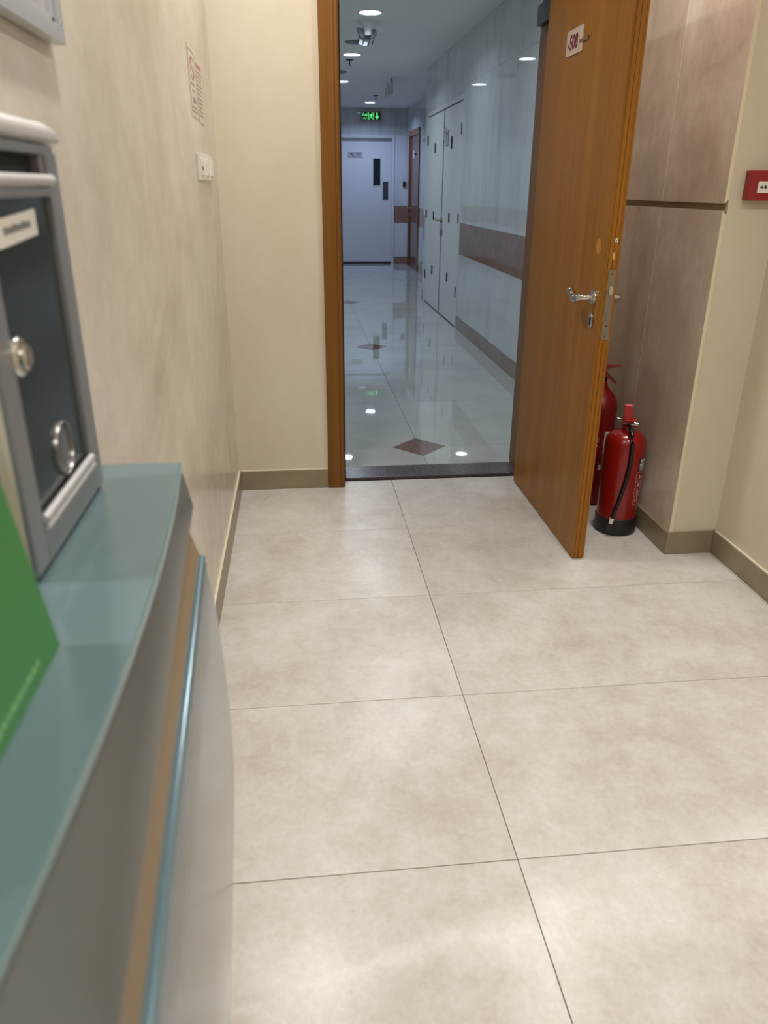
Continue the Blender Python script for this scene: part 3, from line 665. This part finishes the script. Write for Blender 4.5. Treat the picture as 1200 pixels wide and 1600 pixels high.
MB().tube([cp(c1, *p, f1, r1) for p in hp], 0.0083, 14).build('hose', M_BLACKG, E1, smooth=True)
MB().tube([cp(c1, -0.0125, 0.0955, 0.092, f1, r1), cp(c1, -0.016, 0.0955, 0.066, f1, r1)], 0.0092, 14).build('hose_ferrule', M_LABEL, E1, smooth=True)
patch(MB(), c1, R1 + 0.0006, D(50), D(88), 0.312, 0.372).build('label_header', M_INK, E1)
mbx = MB()
for k, (za, zb, a0, a1) in enumerate(((0.352, 0.366, 55, 80), (0.333, 0.347, 54, 78), (0.323, 0.329, 55, 84), (0.315, 0.319, 55, 75))):
    n = 4 if k < 2 else 7
    for q in range(n):
        s0 = a0 + (a1 - a0) * q / n; patch(mbx, c1, R1 + 0.0011, D(s0), D(s0 + (a1 - a0) / n * 0.72), za, zb, 2)
mbx.build('label_text', M_LABEL, E1)
mbx = MB()
A0, A1, Z0, Z1 = 46, 88, 0.150, 0.306
for za, zb in ((Z0, Z0 + 0.002), (Z1 - 0.002, Z1), (0.226, 0.228), (0.262, 0.264)): patch(mbx, c1, R1 + 0.0008, D(A0), D(A1), za, zb)
patch(mbx, c1, R1 + 0.0008, D(A0), D(A0 + 1.5), Z0, Z1, 1)
for k, (za, zb, a0, a1) in enumerate(((0.272, 0.292, 58, 64), (0.236, 0.256, 56, 66), (0.198, 0.218, 56, 64), (0.164, 0.186, 52, 55), (0.164, 0.186, 60, 63), (0.19, 0.194, 50, 76), (0.276, 0.279, 66, 80), (0.244, 0.247, 68, 80), (0.206, 0.210, 66, 78))):
    patch(mbx, c1, R1 + 0.0008, D(a0), D(a1), za, zb, 2)
mbx.build('label_instructions', mat('faded_white_print', rgb(206, 150, 144), 0.5), E1)
E1.scale = (1, 1, 0.935)
# rear extinguisher: taller, mostly behind the door leaf
c2 = (1.352, 3.262); R2 = 0.0775
E2 = empty('fire_extinguisher', (*c2, 0)); E2.scale = (1, 1, 0.905); tag(E2, 'taller dark red fire extinguisher half hidden behind the open door', 'fire extinguisher', 'fire extinguishers behind the door')
f2, r2 = cyl_frame(c2)
MB().lathe([(0.0, 0.010), (R2, 0.010), (R2, 0.515), (R2 - 0.004, 0.540), (R2 - 0.016, 0.566), (R2 - 0.034, 0.590), (0.028, 0.610), (0.022, 0.622), (0.020, 0.640), (0.0, 0.640)], (*c2, 0), 48).build('cylinder', M_REDD, E2, smooth=True)
MB().lathe([(0.0, 0.0), (R2 + 0.001, 0.0), (R2 + 0.001, 0.012), (0.0, 0.012)], (*c2, 0), 40).build('base_ring', M_BLACK, E2, smooth=True)
v2 = MB().lathe([(0.0, 0.638), (0.018, 0.638), (0.018, 0.655), (0.014, 0.66), (0.014, 0.690), (0.0, 0.690)], (*c2, 0), 20).build('valve_body', M_DARKM, E2, smooth=True)
def strap(c, f, r, pts, w0, mt, nm, par):
    rg = []
    for (l, z, th) in pts:
        rg.append([cp(c, l, w0, z, f, r), cp(c, l, -w0, z, f, r), cp(c, l, -w0, z + th, f, r), cp(c, l, w0, z + th, f, r)])
    return MB().loft(rg).build(nm, mt, par, bevel=0.0012)
strap(c2, f2, r2, [(-0.02, 0.690, 0.030), (0.008, 0.694, 0.026), (0.03, 0.708, 0.012), (0.07, 0.716, 0.006)], 0.013, M_RED, 'lever', v2)
strap(c2, f2, r2, [(-0.02, 0.672, 0.024), (0.010, 0.664, 0.024), (0.034, 0.646, 0.018), (0.060, 0.624, 0.014)], 0.013, M_REDD, 'carry_handle', v2)
text_polys('CE', 0.030, wrap(c2, R2 + 0.0007, D(-2), 0.355)).build('ce_mark', M_LABEL, E2)
text_polys('0038', 0.014, wrap(c2, R2 + 0.0007, D(-2), 0.325)).build('mark_number', M_LABEL, E2)
fnw = wrap(c2, R2 + 0.0007, D(-1), 0.268)
mbx = MB()
for q in list(strk([(-0.010, 0.013), (0.010, 0.013)], 0.0022)) + list(strk([(0.010, 0.013), (0.010, 0.004), (0.0, -0.012)], 0.0022)) + list(strk([(-0.010, 0.013), (-0.010, 0.004), (0.0, -0.012)], 0.0022)) + list(strk([(-0.006, 0.008), (0.006, 0.002)], 0.0022)) + list(strk([(0.006, 0.008), (-0.006, 0.002)], 0.0022)):
    mbx.add([fnw(*p) for p in q], [(0, 1, 2, 3)])
mbx.build('kite_mark', M_LABEL, E2)
patch(MB(), c2, R2 + 0.0008, D(28), D(80), 0.285, 0.400).build('white_label', M_LABEL, E2)
mbx = MB()
for k in range(9): patch(mbx, c2, R2 + 0.0012, D(32), D(70), 0.295 + 0.011 * k, 0.299 + 0.011 * k, 4)
mbx.build('label_text', M_GREYINK, E2)
patch(MB(), c2, R2 + 0.0008, D(-40), D(30), 0.2335, 0.2355).build('label_line', mat('faded_line', rgb(170, 80, 78), 0.5), E2)
patch(MB(), c2, R2 + 0.0010, D(17), D(27), 0.200, 0.226, 3).build('white_tag', M_LABEL, E2)

# ================================================================== SMALL THINGS ON THE WALLS
# fire-alarm call point on the column front
e = empty('alarm_call_point', (1.568, 2.666, 1.34)); tag(e, 'red manual fire alarm call point on the column front', 'fire alarm')
MB().box(1.520, 1.622, 2.628, 2.666, 1.340, 1.434).build('call_box', M_REDC, e, bevel=0.004)
lb = box('press_panel', M_LABEL, 1.549, 1.598, 2.6262, 2.630, 1.364, 1.400, e, bevel=0.0008)
PY = on_y(2.6255)
MB().prism([(1.556, 1.384), (1.562, 1.384), (1.562, 1.3875), (1.5685, 1.382), (1.562, 1.3765), (1.562, 1.380), (1.556, 1.380)], PY, 0, 0.0004).build('arrow_mark', M_INK, lb)
MB().prism(disc_pts(1.5755, 1.382, 0.0042, 0.0055), PY, 0, 0.0004).build('dot_mark', M_INK, lb)
MB().prism([(1.595, 1.384), (1.589, 1.384), (1.589, 1.3875), (1.5825, 1.382), (1.589, 1.3765), (1.589, 1.380), (1.595, 1.380)], PY, 0, 0.0004).build('arrow_mark', M_INK, lb)

# light switches on the left wall
PL = lambda u, v, t: (XL + t, u, v)
sw_lab = ['white light switch plate nearest the counter, with a dark keyhole', 'middle one of three white light switch plates', 'white light switch plate closest to the room corner']
for k, ya in enumerate((2.825, 2.975, 3.125)):
    e = empty('light_switch', (XL, ya + 0.07, 1.39)); tag(e, sw_lab[k], 'light switch', 'light switches on the left wall')
    MB().prism([(ya, 1.393), (ya + 0.140, 1.393), (ya + 0.140, 1.477), (ya, 1.477)], PL, 0.0, 0.010 + 0.001 * k).build('plate', M_SWITCH, e, bevel=0.002)
    for q in range(2):
        a = ya + 0.022 + 0.052 * q
        MB().prism([(a, 1.408), (a + 0.044, 1.408), (a + 0.044, 1.462), (a, 1.462)], PL, 0.009, 0.016).build('rocker', M_SWITCH, e, bevel=0.002)
    if k == 0: MB().prism(disc_pts(ya + 0.03, 1.43, 0.007), PL, 0.016, 0.018).build('key_slot', M_INK, e)

# paper notices
e = tag(MB().prism([(2.808, 1.584), (3.000, 1.584), (3.000, 1.787), (2.808, 1.787)], PL, 0.0, 0.0015).build('wall_notice', M_PAPER), 'pale notice with a red ring symbol and dark border on the left wall', 'notice')
def ink(par, mt, a, b, za, zb, nm='print'): MB().prism([(a, za), (b, za), (b, zb), (a, zb)], PL, 0.0014, 0.0019).build(nm, mt, par)
for r_ in ((2.818, 2.823, 1.60, 1.778), (2.985, 2.990, 1.60, 1.778), (2.818, 2.990, 1.774, 1.779), (2.818, 2.990, 1.598, 1.603)): ink(e, M_NINK, *r_, 'border')
rg = []
for i in range(28):
    a0, a1 = 2 * math.pi * i / 28, 2 * math.pi * (i + 1) / 28
    rg.append([(2.904 + 0.055 * math.cos(a0), 1.728 + 0.036 * math.sin(a0)), (2.904 + 0.055 * math.cos(a1), 1.728 + 0.036 * math.sin(a1)), (2.904 + 0.042 * math.cos(a1), 1.728 + 0.028 * math.sin(a1)), (2.904 + 0.042 * math.cos(a0), 1.728 + 0.028 * math.sin(a0))])
mbx = MB()
for q in rg + [[(2.866, 1.750), (2.876, 1.756), (2.944, 1.706), (2.934, 1.700)]]: mbx.add([PL(a, b, 0.0018) for a, b in q], [(0, 1, 2, 3)])
mbx.build('ring_symbol', M_PINKINK, e)
ink(e, M_NINK, 2.85, 2.955, 1.678, 1.684); ink(e, M_NINK, 2.87, 2.94, 1.660, 1.665); ink(e, M_NINK, 2.86, 2.95, 1.626, 1.644); ink(e, M_NINK, 2.84, 2.965, 1.610, 1.615)
e = tag(MB().prism([(3.018, 1.580), (3.190, 1.580), (3.190, 1.772), (3.018, 1.772)], PL, 0.0, 0.0015).build('wall_notice', M_PAPER), 'text notice with a red heading, beside the corner', 'notice')
ink(e, M_PINKINK, 3.030, 3.178, 1.748, 1.762)
for k in range(11): ink(e, M_NINK, 3.032, 3.175 - 0.02 * (k % 3), 1.732 - 0.0132 * k, 1.737 - 0.0132 * k)
ink(e, M_NINK, 3.018, 3.022, 1.58, 1.772)

# silver frame above the box
e = empty('picture_frame', (XL, 1.09, 1.545)); tag(e, 'silver-framed picture on the left wall, only its lower corner in view', 'picture frame')
FA, FB, FZ0, FZ1 = 0.93, 1.222, 1.546, 1.93
def fbar(a, b, za, zb, t0, t1, nm, mt=M_FRAME): MB().prism([(a, za), (b, za), (b, zb), (a, zb)], PL, t0, t1).build(nm, mt, e, bevel=0.0012)
fbar(FA, FB, FZ0, FZ0 + 0.020, 0.004, 0.022, 'frame_bar'); fbar(FA, FB, FZ1 - 0.020, FZ1, 0.004, 0.022, 'frame_bar')
fbar(FA, FA + 0.020, FZ0 + 0.020, FZ1 - 0.020, 0.004, 0.022, 'frame_bar'); fbar(FB - 0.020, FB, FZ0 + 0.020, FZ1 - 0.020, 0.004, 0.022, 'frame_bar')
fbar(FB - 0.036, FB - 0.024, FZ0 + 0.02, FZ1 - 0.02, 0.008, 0.017, 'inner_slip'); fbar(FA + 0.02, FB - 0.024, FZ0 + 0.0205, FZ0 + 0.028, 0.008, 0.017, 'inner_slip')
fbar(FA + 0.018, FB - 0.018, FZ0 + 0.018, FZ1 - 0.018, 0.005, 0.010, 'picture_panel', M_GLASSG)

# ================================================================== RECEPTION COUNTER
ct = empty('reception_counter', (-0.40, 0.2, 0)); tag(ct, 'curved grey reception counter with a teal glass top at the left', 'counter')
YE, YN, NY = 0.796, -0.45, 44
ysmp = [YE + (YN - YE) * i / NY for i in range(NY + 1)]
xtop = lambda y: -0.1145 - 0.150 * (y - 0.45) ** 2
sl = lambda y: 0.058 * (YE - y)
xfb = lambda y: -0.124 + 0.066 * (YE - y)
def sweep(name, prof, mt, smooth=True):
    """prof(y) -> list of (x, z); swept along the counter front"""
    rings = [[(x, y, z) for x, z in prof(y)] for y in ysmp]
    return MB().loft(rings).build(name, mt, ct, origin=(-0.40, 0.2, 0), smooth=smooth)
sweep('counter_top', lambda y: [(-0.78, 1.0925), (xtop(y) - 0.001, 1.0925), (xtop(y), 1.0935), (xtop(y), 1.0990), (xtop(y) - 0.0012, 1.10), (-0.78, 1.10)], M_DTOP)
sweep('top_edge_highlight', lambda y: [(xtop(y) - 0.002, 1.0945), (xtop(y) + 0.0012, 1.0945), (xtop(y) + 0.0012, 1.0985), (xtop(y) - 0.002, 1.0985)], M_DEDGE)
sweep('fascia', lambda y: [(xtop(y) - 0.004, 1.0922), (xtop(y) - 0.0005, 1.0922), (xtop(y) * 0.55 + xfb(y) * 0.45, 1.074), (xfb(y), 1.050), (xfb(y), 1.047), (xfb(y) - 0.004, 1.0445), (xfb(y) - 0.03, 1.0445), (xtop(y) - 0.03, 1.08)], M_DFASC)
sweep('tan_band', lambda y: [(xfb(y) - 0.05, 1.0442), (xfb(y) - 0.0065, 1.0442), (xfb(y) - 0.0078, 1.022), (-0.1225 + sl(y), 0.988), (-0.17 + sl(y), 0.988)], M_DTAN)
def railp(y):
    s = sl(y); x = -0.1165 + s
    return [(x - 0.05, 0.9878), (x - 0.0085, 0.9878), (x - 0.007, 0.9895), (x - 0.0052, 0.9896), (x - 0.0042, 0.9878), (x - 0.003, 0.988), (x - 0.001, 0.9876), (x + 0.0008, 0.985), (x + 0.0006, 0.981), (x - 0.0004, 0.979), (x + 0.001, 0.977), (x + 0.0012, 0.973), (x - 0.0005, 0.970), (x - 0.05, 0.970)]
sweep('rail', railp, M_DRAIL)
def smooth_profile(p, n=5):
    out = []
    for i in range(len(p) - 1):
        a, b, c, d = p[max(i - 1, 0)], p[i], p[i + 1], p[min(i + 2, len(p) - 1)]
        for k in range(n):
            t = k / n
            out.append(tuple(0.5 * (2 * b[j] + (c[j] - a[j]) * t + (2 * a[j] - 5 * b[j] + 4 * c[j] - d[j]) * t * t + (3 * b[j] - a[j] - 3 * c[j] + d[j]) * t ** 3) for j in (0, 1)))
    return out + [p[-1]]
pp_ = smooth_profile([(-0.116, 0.9692), (-0.1135, 0.955), (-0.1105, 0.930), (-0.107, 0.874), (-0.1045, 0.800), (-0.104, 0.735), (-0.106, 0.668), (-0.1105, 0.600), (-0.1205, 0.482), (-0.134, 0.330), (-0.148, 0.179), (-0.160, 0.06)])
sweep('front_panel', lambda y: [(x + sl(y), z) for x, z in pp_] + [(-0.20 + sl(y), 0.06), (-0.20 + sl(y), 0.9695)], M_DPANEL)
MB().box(-0.70, -0.20, YN + 0.02, YE - 0.02, 0.0, 0.06).build('plinth', M_BLACK, ct)
MB().box(-0.72, -0.21, YN + 0.01, YE - 0.008, 0.06, 1.0915).build('carcass', M_DFASC, ct)

# ------------------------------------------------------------------ suggestion box on the counter
BX, BY0, BY1, BZ0, BZ1 = -0.1985, 0.527, 0.735, 1.1045, 1.418
sb = empty('suggestion_box', (-0.26, 0.63, 1.10)); tag(sb, 'grey metal suggestion box with a dark panel, standing on the counter', 'suggestion box')
PB = lambda u, v, t: (BX + t, u, v)
def bb(nm, mt, a, b, za, zb, t0, t1, bev=0.001, par=sb): return MB().prism([(a, za), (b, za), (b, zb), (a, zb)], PB, t0, t1).build(nm, mt, par, bevel=bev)
bb('body', M_BOXSIDE, BY0 + 0.002, BY1 - 0.002, BZ0 + 0.002, 1.395, -0.115, -0.0135, 0.002)
bb('side_stile', M_ALU, BY0, BY0 + 0.029, BZ0, 1.399, -0.0042, 0.0, 0.0015)
bb('side_panel', M_BOXSIDE, BY0 + 0.0006, BY0 + 0.026, BZ0 + 0.001, 1.399, -0.115, -0.0044, 0.001)
bb('side_stile', M_ALU, BY1 - 0.029, BY1, BZ0, 1.399, -0.012, 0.0, 0.002)
br = bb('bottom_rail', M_ALU, BY0 + 0.0292, BY1 - 0.0292, BZ0, 1.1335, -0.012, 0.0, 0.001)
bd0, bd1 = BY0 + 0.030, BY1 - 0.030
MB().tube([(BX + 0.000, bd0, 1.1395), (BX + 0.000, bd1, 1.1395)], 0.0036, 10).build('bead', M_ALUL, br, smooth=True)
MB().tube([(BX + 0.001, bd0, 1.1325), (BX + 0.001, bd1, 1.1325)], 0.0026, 10).build('bead', M_ALUL, br, smooth=True)
bb('cross_rail', M_ALU, bd0 - 0.001, bd1 + 0.001, 1.3655, 1.3725, -0.012, 0.0005, 0.001)
MB().tube([(BX + 0.0005, bd0 - 0.002, 1.3775), (BX + 0.0005, bd1 + 0.002, 1.3775)], 0.0045, 12).build('slot_lip', M_ALUL, sb, smooth=True)
bb('slot_back', M_SLOT, bd0, bd1 + 0.001, 1.380, 1.3985, -0.0125, -0.011, 0)
bb('slot_end', M_GREYB, bd1 - 0.010, bd1 + 0.001, 1.380, 1.3985, -0.0115, -0.003, 0.001)
bb('upper_rail', M_ALU, BY0 + 0.01, BY1 - 0.004, 1.3965, 1.4045, -0.012, -0.001, 0.001)
# visor: rounded cap along the top
vp = [(-0.118, 1.4055), (0.001, 1.4055), (0.0045, 1.408), (0.005, 1.412), (0.003, 1.417), (-0.003, 1.4205), (-0.012, 1.4222), (-0.118, 1.4225)]
rings = []
for (y, k) in ((BY0 - 0.003, 0.55), (BY0 + 0.001, 0.85), (BY0 + 0.008, 1.0), (BY1 - 0.024, 1.0), (BY1 - 0.013, 0.95), (BY1 - 0.006, 0.80), (BY1 - 0.003, 0.50)):
    rings.append([(BX + t * (1 if t < 0 else 1), y, 1.4055 + (z - 1.4055) * k) for t, z in vp])
MB().loft(rings).build('visor', M_ALUL, sb, smooth=True)
pn = bb('front_panel', M_DGLASS, bd0 - 0.001, bd1 + 0.0008, 1.138, 1.3665, -0.012, -0.005, 0)
lbq = bb('paper_label', M_LABEL, 0.578, 0.668, 1.3355, 1.3545, -0.005, -0.0044, 0, pn)
# the label is stuck on a little askew
for v_ in lbq.data.vertices: v_.co.z += (v_.co.y) * 0.06
for k in range(9):
    a = 0.592 + 0.0068 * k
    bb('blurred_print', M_GREYINK, a, a + 0.0056, 1.3428 + (k - 4) * 0.0004, 1.3475 + (k - 4) * 0.0004 + (0.001 if k % 3 == 0 else 0), -0.0044, -0.0041, 0, lbq)
lk = MB().lathe([(0.0, -0.004), (0.0145, -0.004), (0.0145, 0.002), (0.0125, 0.004), (0.010, 0.0045), (0.0095, 0.007), (0.007, 0.0085), (0.0, 0.0085)], (BX - 0.001, 0.5645, 1.262), 24, 'x').build('cam_lock', M_CHROME, pn, smooth=True)
ln = MB().lathe([(0.0212, -0.006), (0.0232, -0.006), (0.0232, -0.002), (0.0227, -0.001), (0.0217, -0.001), (0.0212, -0.002), (0.0212, -0.006)], (BX - 0.001, 0.643, 1.1685), 36, 'x').build('sight_ring', mat('satin_ring', rgb(140, 138, 136), 0.3, 0.8), pn, smooth=True)
MB().lathe([(0.0, -0.006), (0.0210, -0.006), (0.0210, -0.0035), (0.018, -0.003), (0.0175, -0.0038), (0.012, -0.0035), (0.0, -0.003)], (BX - 0.001, 0.643, 1.1685), 32, 'x').build('sight_lens', M_LENS, ln, smooth=True)
for (x, y) in ((BX - 0.012, BY0 + 0.010), (BX - 0.012, BY1 - 0.010), (BX - 0.10, BY0 + 0.010), (BX - 0.10, BY1 - 0.010)):
    MB().lathe([(0.0, 0.0), (0.009, 0.0), (0.009, 0.0065), (0.0, 0.0065)], (x, y, 1.10), 16).build('rubber_foot', M_BLACK, sb)

# ------------------------------------------------------------------ green tent card
tc = empty('tent_card', (-0.19, 0.33, 1.10)); tag(tc, 'green printed tent card standing on the near end of the counter', 'tent card')
GX, GY0, GY1, HT = -0.1615, 0.215, 0.4405, 0.30
lean = 0.145
fnT = lambda u, v, t: (GX - v * lean + t, u, 1.1005 + v)
MB().prism([(GY0, 0), (GY1, 0), (GY1, HT), (GY0, HT)], fnT, -0.003, 0.0).build('front_leaf', M_GREEN, tc)
fnB = lambda u, v, t: (GX - 0.088 + v * 0.145 + t, u, 1.1005 + v)
MB().prism([(GY0, 0), (GY1, 0), (GY1, HT), (GY0, HT)], fnB, -0.003, 0.0).build('back_leaf', M_GREEN, tc)
mbx = MB(); a = 0.405
for k in range(16):
    wl_ = 0.0045 + 0.002 * (k % 3)
    mbx.add([fnT(u, v, 0.0005) for u, v in ((a - wl_, 0.009), (a, 0.009), (a, 0.0125), (a - wl_, 0.0125))], [(0, 1, 2, 3)])
    a -= wl_ + 0.0018
mbx.build('small_print', M_LGREEN, tc)
